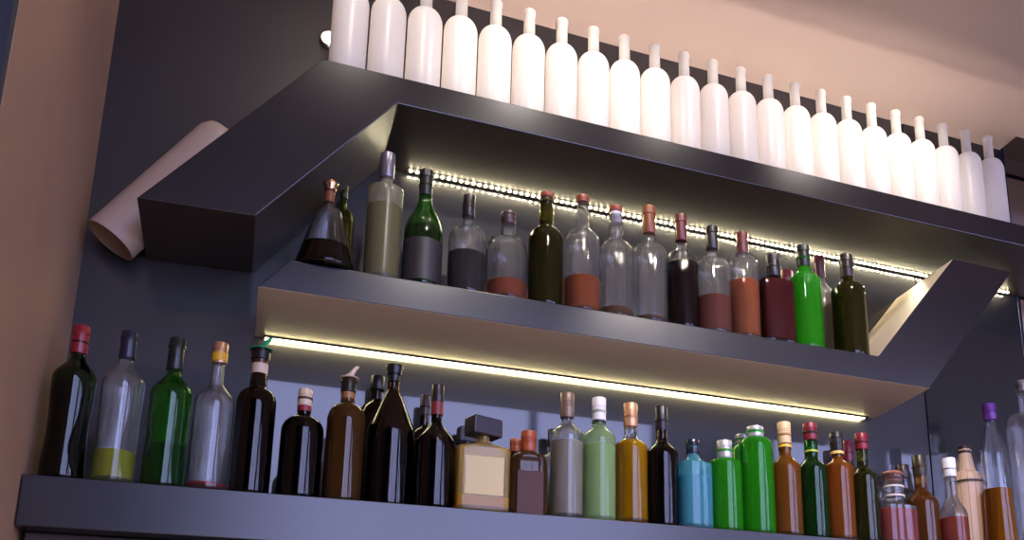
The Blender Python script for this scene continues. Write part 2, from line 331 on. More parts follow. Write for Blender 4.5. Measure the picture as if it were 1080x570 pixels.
BOTTLES = [
 {'name': 'glass_bottle', 'label': 'dark green bottle with red cap, leftmost on the lowest shelf', 'x': -0.328, 'y': 2.1467, 'z': 0.5286, 'R': 0.0377, 'H': 0.3144, 'hs': 0.2041, 'hn': 0.2534, 'rn': 0.0126, 'rc': 0.015, 'hc': 0.2564, 'ht': 0.2767, 'lv': 0.1888, 'sh': 's', 'waist': 0.09, 'glass': 'darkgreen', 'liq': (14, 14, 24), 'sc': 0.3, 'cap': (128, 24, 36), 'ck': 'sleeve'},
 {'name': 'glass_bottle', 'label': 'clear bottle with a little yellow-green liquid and navy cap on the lowest shelf', 'x': -0.245, 'y': 2.1464, 'z': 0.5286, 'R': 0.0374, 'H': 0.3156, 'hs': 0.2054, 'hn': 0.2555, 'rn': 0.0122, 'rc': 0.0151, 'hc': 0.2585, 'ht': 0.2785, 'lv': 0.0656, 'sh': 's', 'waist': 0.06, 'glass': 'dusty', 'liq': (205, 212, 20), 'sc': 0.85, 'cap': (24, 24, 44), 'ck': 'sleeve'},
 {'name': 'glass_bottle', 'label': 'green bottle with black cap between the yellow-green one and the gold-capped clear one', 'x': -0.1601, 'y': 2.1469, 'z': 0.5286, 'R': 0.0379, 'H': 0.3145, 'hs': 0.1947, 'hn': 0.2436, 'rn': 0.0126, 'rc': 0.0152, 'hc': 0.2466, 'ht': 0.2704, 'lv': 0.0872, 'sh': 's', 'waist': 0.03, 'glass': 'green', 'liq': (30, 120, 40), 'sc': 0.35, 'cap': (22, 26, 24), 'ck': 'sleeve'},
 {'name': 'glass_bottle', 'label': 'nearly empty clear bottle with gold cap and red dregs on the lowest shelf', 'x': -0.0815, 'y': 2.1473, 'z': 0.5286, 'R': 0.0378, 'H': 0.3169, 'hs': 0.1888, 'hn': 0.2329, 'rn': 0.0121, 'rc': 0.0144, 'hc': 0.2722, 'ht': 0.2878, 'lv': 0.016, 'sh': 's', 'glass': 'dusty', 'liq': (225, 30, 45), 'sc': 0.7, 'cap': (196, 150, 110), 'cf': (0.3, 0.6), 'bands': [(0.2762, 0.2945, 0.0152, (214, 160, 40))]},
 {'name': 'glass_bottle', 'label': 'dark brown bottle with green pourer and cream neck band', 'x': -0.0049, 'y': 2.1476, 'z': 0.5286, 'R': 0.0381, 'H': 0.3426, 'hs': 0.1938, 'hn': 0.2263, 'rn': 0.0169, 'rc': 0.0181, 'hc': 0.2908, 'ht': 0.3089, 'lv': 0.2457, 'pf': 0.42, 'sh': 'round', 'glass': 'brown', 'liq': (40, 18, 18), 'sc': 0.2, 'cap': (18, 18, 20), 'ck': 'pourer', 'pour': (0, 140, 90), 'bulb': -0.1, 'bands': [(0.26, 0.2908, 0.0157, (205, 180, 155)), (0.2172, 0.2233, 0.0196, (150, 110, 60))]},
 {'name': 'glass_bottle', 'label': 'short dark round-shouldered bottle with cream cap on the lowest shelf', 'x': 0.0871, 'y': 2.1507, 'z': 0.5286, 'R': 0.0417, 'H': 0.2403, 'hs': 0.1463, 'hn': 0.1791, 'rn': 0.0129, 'rc': 0.0143, 'hc': 0.2031, 'ht': 0.2161, 'lv': 0.1863, 'sh': 'round', 'glass': 'brown', 'liq': (30, 14, 26), 'sc': 0.2, 'cap': (216, 190, 160), 'bands': [(0.1908, 0.2031, 0.014, (140, 40, 45))]},
 {'name': 'glass_bottle', 'label': 'amber-brown bottle with cream pourer and beige neck band', 'x': 0.171, 'y': 2.1474, 'z': 0.5286, 'R': 0.0384, 'H': 0.304, 'hs': 0.1779, 'hn': 0.2157, 'rn': 0.0143, 'rc': 0.0155, 'hc': 0.2425, 'ht': 0.264, 'lv': 0.2237, 'sh': 'round', 'glass': 'amber', 'liq': (100, 56, 24), 'sc': 0.4, 'cap': (18, 16, 16), 'ck': 'pourer', 'pour': (215, 190, 165), 'bands': [(0.2278, 0.2425, 0.0143, (190, 150, 100))]},
 {'name': 'glass_bottle', 'label': 'dark bottle with round black cap standing behind the big trapezoid bottle', 'x': 0.2486, 'y': 2.3235, 'z': 0.5286, 'R': 0.0415, 'H': 0.3549, 'hs': 0.2341, 'hn': 0.2915, 'rn': 0.0116, 'rc': 0.0164, 'hc': 0.3202, 'ht': 0.3323, 'lv': 0.3001, 'sh': 'round', 'glass': 'brown', 'liq': (40, 22, 18), 'sc': 0.2, 'cap': (20, 18, 20), 'ck': 'plain'},
 {'name': 'glass_bottle', 'label': 'big brown bottle with wide tapering shoulders and flared black stopper', 'x': 0.2661, 'y': 2.172, 'z': 0.5286, 'R': 0.0505, 'H': 0.3272, 'hs': 0.1777, 'hn': 0.2664, 'rn': 0.013, 'rc': 0.0186, 'hc': 0.29, 'ht': 0.303, 'lv': 0.1565, 'sh': 'cone', 'glass': 'brown', 'liq': (24, 12, 14), 'sc': 0.2, 'cap': (20, 18, 22), 'ck': 'flare'},
 {'name': 'glass_bottle', 'label': 'dark bottle half hidden behind the red-banded brown bottle', 'x': 0.3596, 'y': 2.3283, 'z': 0.5286, 'R': 0.0367, 'H': 0.3238, 'hs': 0.2016, 'hn': 0.2434, 'rn': 0.0104, 'rc': 0.0116, 'hc': 0.2745, 'ht': 0.2918, 'lv': 0.2527, 'sh': 'round', 'glass': 'brown', 'liq': (40, 22, 18), 'sc': 0.2, 'cap': (60, 44, 40), 'ck': 'plain'},
 {'name': 'glass_bottle', 'label': 'dark brown bottle with sloping shoulders, black cap and red neck band', 'x': 0.3586, 'y': 2.1532, 'z': 0.5286, 'R': 0.0433, 'H': 0.2864, 'hs': 0.1496, 'hn': 0.2059, 'rn': 0.0112, 'rc': 0.0134, 'hc': 0.2469, 'ht': 0.2607, 'lv': 0.2182, 'sh': 's', 'glass': 'brown', 'liq': (40, 16, 22), 'sc': 0.2, 'cap': (38, 26, 28), 'ck': 'plain', 'bands': [(0.2165, 0.2469, 0.0135, (120, 40, 42))]},
 {'name': 'square_bottle', 'label': 'dark slab stopper bottle standing behind the square golden bottle', 'x': 0.4637, 'y': 2.3426, 'z': 0.5286, 'R': 0.0448, 'H': 0.2597, 'hs': 0.1883, 'hn': 0.2025, 'rn': 0.0124, 'rc': 0.0136, 'hc': 0.2218, 'ht': 0.2351, 'sh': 'angle', 'p': 5, 'ky': 0.5, 'glass': 'clear', 'liq': (10, 10, 10), 'cap': (46, 40, 46), 'ck': 'slab', 'sw': 0.045, 'slabrot': 0.2},
 {'name': 'square_bottle', 'label': 'square golden bottle with black slab stopper on the lowest shelf', 'x': 0.458, 'y': 2.1333, 'z': 0.5286, 'R': 0.0575, 'H': 0.2139, 'hs': 0.1433, 'hn': 0.1585, 'rn': 0.0136, 'rc': 0.0168, 'hc': 0.1725, 'ht': 0.187, 'lv': 0.0325, 'sh': 'angle', 'p': 7, 'ky': 0.42, 'glass': 'amberclear', 'liq': (255, 196, 4), 'sc': 1.0, 'cap': (46, 40, 48), 'ck': 'slab', 'sw': 0.072, 'slabrot': 0.35, 'panel': (0.0353, 0.1208, 0.0417, (206, 186, 138))},  # panel box stands for a pale clear recess in the glass, no label there
 {'name': 'glass_bottle', 'label': 'orange-capped dark bottle peeking out behind its twin', 'x': 0.5794, 'y': 2.3302, 'z': 0.5286, 'R': 0.0348, 'H': 0.24, 'hs': 0.1727, 'hn': 0.1894, 'rn': 0.0105, 'rc': 0.0141, 'hc': 0.2065, 'ht': 0.2182, 'sh': 'angle', 'glass': 'brown', 'liq': (10, 10, 10), 'cap': (150, 72, 40), 'ck': 'screw'},
 {'name': 'square_bottle', 'label': 'small flat dark bottle with orange cap beside the square golden bottle', 'x': 0.5594, 'y': 2.1326, 'z': 0.5286, 'R': 0.0429, 'H': 0.1961, 'hs': 0.1222, 'hn': 0.1447, 'rn': 0.014, 'rc': 0.0168, 'hc': 0.1477, 'ht': 0.1646, 'lv': 0.1456, 'sh': 'round', 'p': 3.2, 'ky': 0.55, 'glass': 'amber', 'liq': (70, 30, 40), 'sc': 0.4, 'cap': (160, 76, 40), 'ck': 'screw', 'panel': (-0.0012, 0.0984, 0.0292, (66, 32, 30))},
 {'name': 'glass_bottle', 'label': 'dark-capped bottle behind the cream-filled bottle', 'x': 0.673, 'y': 2.3339, 'z': 0.5286, 'R': 0.0311, 'H': 0.2767, 'hs': 0.183, 'hn': 0.217, 'rn': 0.0097, 'rc': 0.0121, 'hc': 0.2326, 'ht': 0.248, 'sh': 'round', 'glass': 'clear', 'liq': (10, 10, 10), 'cap': (40, 40, 50), 'ck': 'plain'},
 {'name': 'glass_bottle', 'label': 'tall cream-filled bottle with brown cap on the lowest shelf', 'x': 0.653, 'y': 2.147, 'z': 0.5286, 'R': 0.0378, 'H': 0.3042, 'hs': 0.202, 'hn': 0.234, 'rn': 0.0125, 'rc': 0.016, 'hc': 0.2443, 'ht': 0.2653, 'lv': 0.1836, 'sh': 's', 'glass': 'dusty', 'liq': (236, 224, 200), 'sc': 0.9, 'cap': (128, 104, 90), 'cf': (0.35, 0.3), 'bands': [(0.242, 0.2512, 0.0148, (50, 40, 40))]},
 {'name': 'glass_bottle', 'label': 'tall pale green bottle with white cap on the lowest shelf', 'x': 0.7303, 'y': 2.1481, 'z': 0.5286, 'R': 0.0389, 'H': 0.3027, 'hs': 0.2038, 'hn': 0.234, 'rn': 0.0151, 'rc': 0.0164, 'hc': 0.2444, 'ht': 0.2648, 'lv': 0.1828, 'sh': 's', 'glass': 'palegreen', 'liq': (214, 240, 176), 'sc': 0.9, 'cap': (222, 216, 222), 'bands': [(0.2397, 0.2467, 0.0166, (30, 30, 34))]},
 {'name': 'glass_bottle', 'label': 'tall bright orange bottle with copper cap on the lowest shelf', 'x': 0.8092, 'y': 2.1485, 'z': 0.5286, 'R': 0.0394, 'H': 0.2989, 'hs': 0.1894, 'hn': 0.2175, 'rn': 0.0155, 'rc': 0.0167, 'hc': 0.2399, 'ht': 0.2606, 'lv': 0.2028, 'sh': 's', 'glass': 'clear', 'liq': (255, 186, 10), 'sc': 0.95, 'cap': (214, 158, 116), 'cf': (0.3, 0.5), 'ck': 'screw'},
 {'name': 'glass_bottle', 'label': 'tall dark plum-brown bottle with black cap beside the bright orange one', 'x': 0.8881, 'y': 2.1483, 'z': 0.5286, 'R': 0.0388, 'H': 0.301, 'hs': 0.1812, 'hn': 0.2167, 'rn': 0.0135, 'rc': 0.0148, 'hc': 0.24, 'ht': 0.2613, 'lv': 0.2237, 'sh': 's', 'glass': 'brown', 'liq': (70, 26, 30), 'sc': 0.3, 'cap': (26, 22, 30), 'ck': 'plain'},
 {'name': 'glass_bottle', 'label': 'short light blue bottle with dark navy cap on the lowest shelf', 'x': 0.9701, 'y': 2.1519, 'z': 0.5286, 'R': 0.0425, 'H': 0.2266, 'hs': 0.1618, 'hn': 0.1857, 'rn': 0.0138, 'rc': 0.0164, 'hc': 0.1922, 'ht': 0.2042, 'lv': 0.1307, 'sh': 'angle', 'p': 2.8, 'glass': 'blue', 'liq': (120, 210, 232), 'sc': 0.6, 'cap': (28, 32, 48), 'cf': (0.2, 0)},
 {'name': 'glass_bottle', 'label': 'smaller green bottle with silver cap beside the light blue bottle', 'x': 1.0545, 'y': 2.1499, 'z': 0.5286, 'R': 0.0409, 'H': 0.2329, 'hs': 0.1722, 'hn': 0.1849, 'rn': 0.0181, 'rc': 0.0193, 'hc': 0.1879, 'ht': 0.2036, 'lv': 0.1858, 'sh': 'round', 'glass': 'bright', 'liq': (60, 205, 50), 'sc': 0.12, 'cap': (200, 196, 196), 'cf': (0.3, 0.5)},
 {'name': 'glass_bottle', 'label': 'green bottle with silver cap and red dot behind the two green ones', 'x': 1.1949, 'y': 2.3229, 'z': 0.5286, 'R': 0.0421, 'H': 0.317, 'hs': 0.2576, 'hn': 0.2874, 'rn': 0.0199, 'rc': 0.0211, 'hc': 0.2904, 'ht': 0.2997, 'lv': 0.2883, 'sh': 'round', 'glass': 'bright', 'liq': (40, 150, 40), 'sc': 0.3, 'cap': (190, 186, 186), 'cf': (0.3, 0.5), 'dot': (0.2304, 0.012, (190, 30, 40)), 'dotx': -0.016},
 {'name': 'glass_bottle', 'label': 'tallest bright green bottle with silver cap on the lowest shelf', 'x': 1.1426, 'y': 2.1526, 'z': 0.5286, 'R': 0.0426, 'H': 0.2804, 'hs': 0.229, 'hn': 0.2498, 'rn': 0.0201, 'rc': 0.0213, 'hc': 0.2528, 'ht': 0.2625, 'lv': 0.2507, 'sh': 'round', 'glass': 'bright', 'liq': (60, 205, 50), 'sc': 0.12, 'cap': (206, 202, 202), 'cf': (0.3, 0.5)},
 {'name': 'glass_bottle', 'label': 'amber whisky-style bottle with cream-gold cap next to the tallest green one', 'x': 1.2232, 'y': 2.1481, 'z': 0.5286, 'R': 0.0375, 'H': 0.3002, 'hs': 0.1809, 'hn': 0.2158, 'rn': 0.015, 'rc': 0.0172, 'hc': 0.2422, 'ht': 0.2625, 'lv': 0.2237, 'sh': 's', 'bulb': 0.16, 'glass': 'amber', 'liq': (226, 172, 60), 'sc': 0.45, 'cap': (220, 186, 140), 'bands': [(0.2322, 0.2397, 0.0178, (220, 180, 60))]},
 {'name': 'glass_bottle', 'label': 'dark green bottle with crimson cap on the lowest shelf', 'x': 1.2999, 'y': 2.1491, 'z': 0.5286, 'R': 0.0386, 'H': 0.3071, 'hs': 0.1838, 'hn': 0.2141, 'rn': 0.0168, 'rc': 0.018, 'hc': 0.2611, 'ht': 0.2772, 'lv': 0.2282, 'sh': 's', 'bulb': 0.05, 'glass': 'green', 'liq': (50, 90, 30), 'sc': 0.25, 'cap': (124, 28, 46), 'bands': [(0.2282, 0.2332, 0.0182, (190, 190, 60))]},
 {'name': 'glass_bottle', 'label': 'orange-amber bottle with black and silver cap on the lowest shelf', 'x': 1.3773, 'y': 2.1487, 'z': 0.5286, 'R': 0.0381, 'H': 0.2904, 'hs': 0.1964, 'hn': 0.2194, 'rn': 0.015, 'rc': 0.0173, 'hc': 0.2389, 'ht': 0.2569, 'lv': 0.2253, 'sh': 's', 'glass': 'amber', 'liq': (250, 170, 50), 'sc': 0.5, 'cap': (36, 32, 34), 'ck': 'sleeve', 'bands': [(0.2312, 0.2389, 0.018, (236, 190, 110))]},
 {'name': 'glass_bottle', 'label': 'crimson-necked bottle standing behind the orange-amber one', 'x': 1.5258, 'y': 2.3264, 'z': 0.5286, 'R': 0.0386, 'H': 0.3374, 'hs': 0.2426, 'hn': 0.2703, 'rn': 0.0141, 'rc': 0.0157, 'hc': 0.2788, 'ht': 0.2993, 'lv': 0.2728, 'sh': 's', 'glass': 'amber', 'liq': (160, 60, 30), 'sc': 0.3, 'cap': (130, 34, 54), 'ck': 'plain'},
 {'name': 'wine_bottle', 'label': 'olive-green bottle with red cap, farthest right of the wine-shaped ones below', 'x': 1.4538, 'y': 2.1496, 'z': 0.5286, 'R': 0.0378, 'H': 0.297, 'hs': 0.1758, 'hn': 0.2068, 'rn': 0.0146, 'rc': 0.017, 'hc': 0.2526, 'ht': 0.2681, 'lv': 0.2205, 'sh': 's', 'glass': 'olive', 'liq': (110, 120, 20), 'sc': 0.25, 'cap': (134, 28, 46)},
 {'name': 'decanter', 'label': 'short ringed-neck decanter of pinkish red liquid near the right end', 'x': 1.5465, 'y': 2.1542, 'z': 0.5286, 'R': 0.0544, 'H': 0.2031, 'hs': 0.105, 'hn': 0.1179, 'rn': 0.0253, 'rc': 0.0265, 'hc': 0.1758, 'ht': 0.1854, 'lv': 0.0956, 'cat': 'decanter', 'sh': 'angle', 'p': 3.5, 'ky': 0.8, 'bulb': 0.12, 'glass': 'dusty', 'liq': (240, 96, 86), 'sc': 0.75, 'cap': (170, 110, 90), 'ck': 'glassstop', 'bands': [(0.1577, 0.1629, 0.0285, (220, 200, 190)), (0.132, 0.1372, 0.0299, (220, 200, 190))]},
 {'name': 'glass_bottle', 'label': 'dark-capped bottle standing behind the ringed-neck decanter', 'x': 1.6998, 'y': 2.3166, 'z': 0.5286, 'R': 0.0484, 'H': 0.2814, 'hs': 0.1643, 'hn': 0.2062, 'rn': 0.0163, 'rc': 0.0197, 'hc': 0.2391, 'ht': 0.2539, 'sh': 'round', 'glass': 'clear', 'liq': (10, 10, 10), 'cap': (56, 40, 40), 'ck': 'plain'},
 {'name': 'glass_bottle', 'label': 'amber bottle with dark olive cap beside the ringed-neck decanter', 'x': 1.6534, 'y': 2.177, 'z': 0.5286, 'R': 0.0441, 'H': 0.265, 'hs': 0.1304, 'hn': 0.1729, 'rn': 0.0171, 'rc': 0.0183, 'hc': 0.2101, 'ht': 0.2293, 'lv': 0.1841, 'sh': 's', 'glass': 'amber', 'liq': (170, 80, 24), 'sc': 0.35, 'cap': (54, 46, 32), 'ck': 'plain'},
 {'name': 'glass_bottle', 'label': 'clear bottle half full of orange liquid with tall white cap', 'x': 1.7318, 'y': 2.1493, 'z': 0.5286, 'R': 0.0384, 'H': 0.2578, 'hs': 0.0945, 'hn': 0.1552, 'rn': 0.0157, 'rc': 0.0183, 'hc': 0.2051, 'ht': 0.2235, 'lv': 0.0886, 'sh': 's', 'glass': 'dusty', 'liq': (236, 88, 20), 'sc': 0.75, 'cap': (240, 238, 240), 'ck': 'plain'},
 {'name': 'wooden_bottle', 'label': 'wood-patterned bottle with small dark cap near the right end', 'x': 1.8593, 'y': 2.2341, 'z': 0.5286, 'R': 0.0461, 'H': 0.3299, 'hs': 0.2163, 'hn': 0.253, 'rn': 0.0269, 'rc': 0.0179, 'hc': 0.3071, 'ht': 0.3151, 'nt': 0.62, 'bands': [(0.2476, 0.2533, 0.0286, (60, 36, 30)), (0.2168, 0.2224, 0.0513, (60, 36, 30))], 'sh': 'round', 'glass': 'wood', 'liq': (1, 1, 1), 'cap': (58, 36, 46), 'ck': 'plain', 'taper': True},
 {'name': 'glass_bottle', 'label': 'slender clear bottle flaring to its base with purple cap and orange liquid', 'x': 1.8891, 'y': 2.1488, 'z': 0.5286, 'R': 0.0358, 'H': 0.4335, 'hs': 0.297, 'hn': 0.376, 'rn': 0.0152, 'rc': 0.0187, 'hc': 0.3851, 'ht': 0.402, 'lv': 0.1826, 'sh': 'cone', 'base': 1.22, 'glass': 'clear', 'liq': (244, 152, 24), 'sc': 0.8, 'cap': (104, 50, 140)},
 {'name': 'glass_bottle', 'label': 'tall clear empty bottle cut by the right edge of the photo', 'x': 2.0379, 'y': 2.1684, 'z': 0.5286, 'R': 0.0594, 'H': 0.53, 'hs': 0.4, 'hn': 0.4323, 'rn': 0.0177, 'rc': 0.0198, 'hc': 0.4972, 'ht': 0.5087, 'sh': 'round', 'glass': 'dusty', 'liq': (1, 1, 1), 'cap': (190, 180, 180), 'cf': (0.3, 0.6)},
 {'name': 'decanter', 'label': 'cone-shaped decanter with copper stopper, leftmost on the middle shelf', 'x': 0.1034, 'y': 2.1379, 'z': 1.0328, 'R': 0.0289, 'H': 0.2197, 'hs': 0.1397, 'hn': 0.1741, 'rn': 0.0098, 'rc': 0.0167, 'hc': 0.199, 'ht': 0.2062, 'lv': 0.0583, 'cat': 'decanter', 'sh': 's', 'base': 2.15, 'glass': 'clear', 'liq': (40, 18, 16), 'sc': 0.2, 'cap': (206, 160, 120), 'cf': (0.2, 0.9), 'ck': 'flare', 'bands': [(0.1692, 0.1967, 0.0103, (120, 66, 44))]},
 {'name': 'glass_bottle', 'label': 'slim dark olive bottle standing behind the cone-shaped decanter', 'x': 0.1449, 'y': 2.3372, 'z': 1.0328, 'R': 0.0278, 'H': 0.3406, 'hs': 0.2376, 'hn': 0.2702, 'rn': 0.0086, 'rc': 0.0098, 'hc': 0.3, 'ht': 0.3142, 'sh': 'round', 'glass': 'olive', 'liq': (1, 1, 1), 'cap': (40, 38, 22), 'ck': 'plain'},
 {'name': 'glass_bottle', 'label': 'frosted straight-sided bottle of pale yellow liquid with silver cap', 'x': 0.2218, 'y': 2.1477, 'z': 1.0328, 'R': 0.0387, 'H': 0.325, 'hs': 0.2317, 'hn': 0.2508, 'rn': 0.0134, 'rc': 0.0161, 'hc': 0.2626, 'ht': 0.2844, 'lv': 0.1855, 'sh': 'angle', 'glass': 'frosted', 'liq': (170, 156, 70), 'sc': 0.6, 'cap': (128, 122, 134), 'cf': (0.3, 0.6), 'ck': 'plain'},
 {'name': 'wine_bottle', 'label': 'dark green champagne-style bottle with black foil neck', 'x': 0.31, 'y': 2.1519, 'z': 1.0328, 'R': 0.0429, 'H': 0.3055, 'hs': 0.1428, 'hn': 0.2369, 'rn': 0.0138, 'rc': 0.015, 'hc': 0.2399, 'ht': 0.2629, 'lv': 0.1498, 'sh': 's', 'glass': 'green', 'liq': (26, 24, 16), 'sc': 0.15, 'wrap': (0.012, 0.1147, (40, 33, 36)), 'cap': (34, 28, 30), 'ck': 'sleeve'},
 {'name': 'glass_bottle', 'label': 'round clear bottle of dark liquid with black cap next to the champagne-style bottle', 'x': 0.4104, 'y': 2.1524, 'z': 1.0328, 'R': 0.0434, 'H': 0.2622, 'hs': 0.1436, 'hn': 0.2029, 'rn': 0.0121, 'rc': 0.0144, 'hc': 0.2059, 'ht': 0.2256, 'lv': 0.1057, 'sh': 'ogee', 'glass': 'dusty', 'liq': (44, 26, 46), 'sc': 0.3, 'cap': (28, 24, 28)},
 {'name': 'glass_bottle', 'label': 'small dark-capped bottle standing behind the stout plum-capped one', 'x': 0.5088, 'y': 2.3291, 'z': 1.0328, 'R': 0.0359, 'H': 0.2636, 'hs': 0.2021, 'hn': 0.2284, 'rn': 0.0108, 'rc': 0.0127, 'hc': 0.2372, 'ht': 0.2464, 'lv': 0.231, 'sh': 'round', 'glass': 'brown', 'liq': (30, 20, 20), 'sc': 0.2, 'cap': (30, 26, 30), 'ck': 'plain'},
 {'name': 'glass_bottle', 'label': 'stout clear bottle with brown-orange liquid and plum cap on the middle shelf', 'x': 0.5059, 'y': 2.1561, 'z': 1.0328, 'R': 0.0471, 'H': 0.2414, 'hs': 0.1297, 'hn': 0.1715, 'rn': 0.0159, 'rc': 0.0171, 'hc': 0.2091, 'ht': 0.2204, 'lv': 0.0519, 'sh': 'round', 'bulb': 0.12, 'glass': 'dusty', 'liq': (205, 92, 24), 'sc': 0.7, 'cap': (70, 44, 50), 'ck': 'sleeve'},
 {'name': 'glass_bottle', 'label': 'olive-yellow bottle with orange-topped stopper on the middle shelf', 'x': 0.5964, 'y': 2.1507, 'z': 1.0328, 'R': 0.0417, 'H': 0.3099, 'hs': 0.1793, 'hn': 0.2145, 'rn': 0.0152, 'rc': 0.0164, 'hc': 0.2691, 'ht': 0.2834, 'lv': 0.2309, 'sh': 'round', 'bulb': 0.18, 'glass': 'olive', 'liq': (70, 66, 16), 'sc': 0.25, 'cap': (150, 76, 48), 'ck': 'cork', 'seal': (48, 42, 40)},
 {'name': 'glass_bottle', 'label': 'clear bottle with orange liquid in its lower half and orange cork', 'x': 0.6879, 'y': 2.1521, 'z': 1.0328, 'R': 0.043, 'H': 0.3229, 'hs': 0.191, 'hn': 0.2268, 'rn': 0.0145, 'rc': 0.0165, 'hc': 0.3047, 'ht': 0.3111, 'lv': 0.0943, 'sh': 'round', 'glass': 'dusty', 'liq': (228, 110, 20), 'sc': 0.75, 'cap': (150, 76, 50), 'ck': 'plain'},
 {'name': 'glass_bottle', 'label': 'clear bulb-necked empty bottle with orange cork and white seal', 'x': 0.7738, 'y': 2.1514, 'z': 1.0328, 'R': 0.0423, 'H': 0.3126, 'hs': 0.1764, 'hn': 0.2152, 'rn': 0.0149, 'rc': 0.0163, 'hc': 0.2654, 'ht': 0.2819, 'lv': 0.0275, 'sh': 'round', 'bulb': 0.3, 'glass': 'dusty', 'liq': (150, 96, 50), 'sc': 0.5, 'cap': (150, 76, 50), 'ck': 'cork', 'seal': (206, 200, 204)},
 {'name': 'glass_bottle', 'label': 'clear empty bottle with brown-orange sleeve on a sloping neck', 'x': 0.8638, 'y': 2.1528, 'z': 1.0328, 'R': 0.0438, 'H': 0.3325, 'hs': 0.1915, 'hn': 0.2523, 'rn': 0.0122, 'rc': 0.0169, 'hc': 0.2553, 'ht': 0.2823, 'lv': 0.0196, 'sh': 'ogee', 'glass': 'dusty', 'liq': (140, 90, 50), 'sc': 0.5, 'cap': (126, 72, 48), 'ck': 'sleeve'},
 {'name': 'glass_bottle', 'label': 'clear bottle full of near-black liquid with maroon sleeve', 'x': 0.9509, 'y': 2.1507, 'z': 1.0328, 'R': 0.0417, 'H': 0.327, 'hs': 0.186, 'hn': 0.2486, 'rn': 0.0112, 'rc': 0.0153, 'hc': 0.2516, 'ht': 0.278, 'lv': 0.183, 'sh': 'ogee', 'glass': 'clear', 'liq': (50, 26, 26), 'sc': 0.3, 'cap': (98, 44, 44), 'ck': 'sleeve'},
 {'name': 'glass_bottle', 'label': 'clear bottle with maroon liquid in its lower half and black sleeve', 'x': 1.0391, 'y': 2.1533, 'z': 1.0328, 'R': 0.0443, 'H': 0.3118, 'hs': 0.1881, 'hn': 0.2434, 'rn': 0.0122, 'rc': 0.0158, 'hc': 0.2464, 'ht': 0.2693, 'lv': 0.1051, 'sh': 'ogee', 'glass': 'dusty', 'liq': (160, 56, 34), 'sc': 0.7, 'cap': (40, 34, 38), 'ck': 'sleeve'},
 {'name': 'glass_bottle', 'label': 'clear bottle mostly full of orange liquid with maroon sleeve', 'x': 1.1253, 'y': 2.1504, 'z': 1.0328, 'R': 0.0402, 'H': 0.3119, 'hs': 0.2083, 'hn': 0.2482, 'rn': 0.014, 'rc': 0.0155, 'hc': 0.2512, 'ht': 0.2724, 'lv': 0.1653, 'sh': 'round', 'glass': 'dusty', 'liq': (224, 108, 20), 'sc': 0.75, 'cap': (104, 46, 48), 'ck': 'plain'},
 {'name': 'square_bottle', 'label': 'square maroon bottle with black cap on the middle shelf', 'x': 1.2131, 'y': 2.1475, 'z': 1.0328, 'R': 0.0469, 'H': 0.2613, 'hs': 0.1782, 'hn': 0.1948, 'rn': 0.0171, 'rc': 0.0187, 'hc': 0.1978, 'ht': 0.22, 'lv': 0.1957, 'sh': 'angle', 'p': 5, 'ky': 0.8, 'glass': 'clear', 'liq': (122, 46, 48), 'sc': 0.7, 'cap': (34, 30, 36), 'ck': 'screw'},
 {'name': 'glass_bottle', 'label': 'maroon-capped bottle behind the square maroon one', 'x': 1.354, 'y': 2.3248, 'z': 1.0328, 'R': 0.0402, 'H': 0.3256, 'hs': 0.2565, 'hn': 0.2804, 'rn': 0.0171, 'rc': 0.0204, 'hc': 0.2867, 'ht': 0.3003, 'lv': 0.2823, 'sh': 'round', 'glass': 'brown', 'liq': (60, 26, 26), 'sc': 0.3, 'cap': (120, 44, 50), 'ck': 'plain'},
 {'name': 'wine_bottle', 'label': 'vivid green wine bottle with dark sleeve on the middle shelf', 'x': 1.3097, 'y': 2.1528, 'z': 1.0328, 'R': 0.0438, 'H': 0.3112, 'hs': 0.2013, 'hn': 0.2445, 'rn': 0.0163, 'rc': 0.0175, 'hc': 0.2475, 'ht': 0.2698, 'lv': 0.2454, 'sh': 's', 'glass': 'bright', 'liq': (60, 205, 50), 'sc': 0.12, 'cap': (30, 34, 34), 'ck': 'sleeve'},
 {'name': 'wine_bottle', 'label': 'pale wine bottle with maroon sleeve behind the vivid green one', 'x': 1.433, 'y': 2.2713, 'z': 1.0328, 'R': 0.0437, 'H': 0.3613, 'hs': 0.2278, 'hn': 0.2894, 'rn': 0.0142, 'rc': 0.0167, 'hc': 0.2924, 'ht': 0.3165, 'lv': 0.2903, 'sh': 's', 'glass': 'milky', 'liq': (200, 190, 170), 'sc': 0.5, 'cap': (92, 46, 50), 'ck': 'sleeve'},
 {'name': 'wine_bottle', 'label': 'olive wine bottle with dark sleeve, rightmost on the middle shelf', 'x': 1.4483, 'y': 2.1563, 'z': 1.0328, 'R': 0.0473, 'H': 0.313, 'hs': 0.2025, 'hn': 0.2406, 'rn': 0.0154, 'rc': 0.0179, 'hc': 0.2436, 'ht': 0.2679, 'lv': 0.2415, 'sh': 's', 'glass': 'olive', 'liq': (84, 78, 20), 'sc': 0.3, 'cap': (44, 34, 34), 'ck': 'sleeve'},
]
for s in BOTTLES: bottle(s)
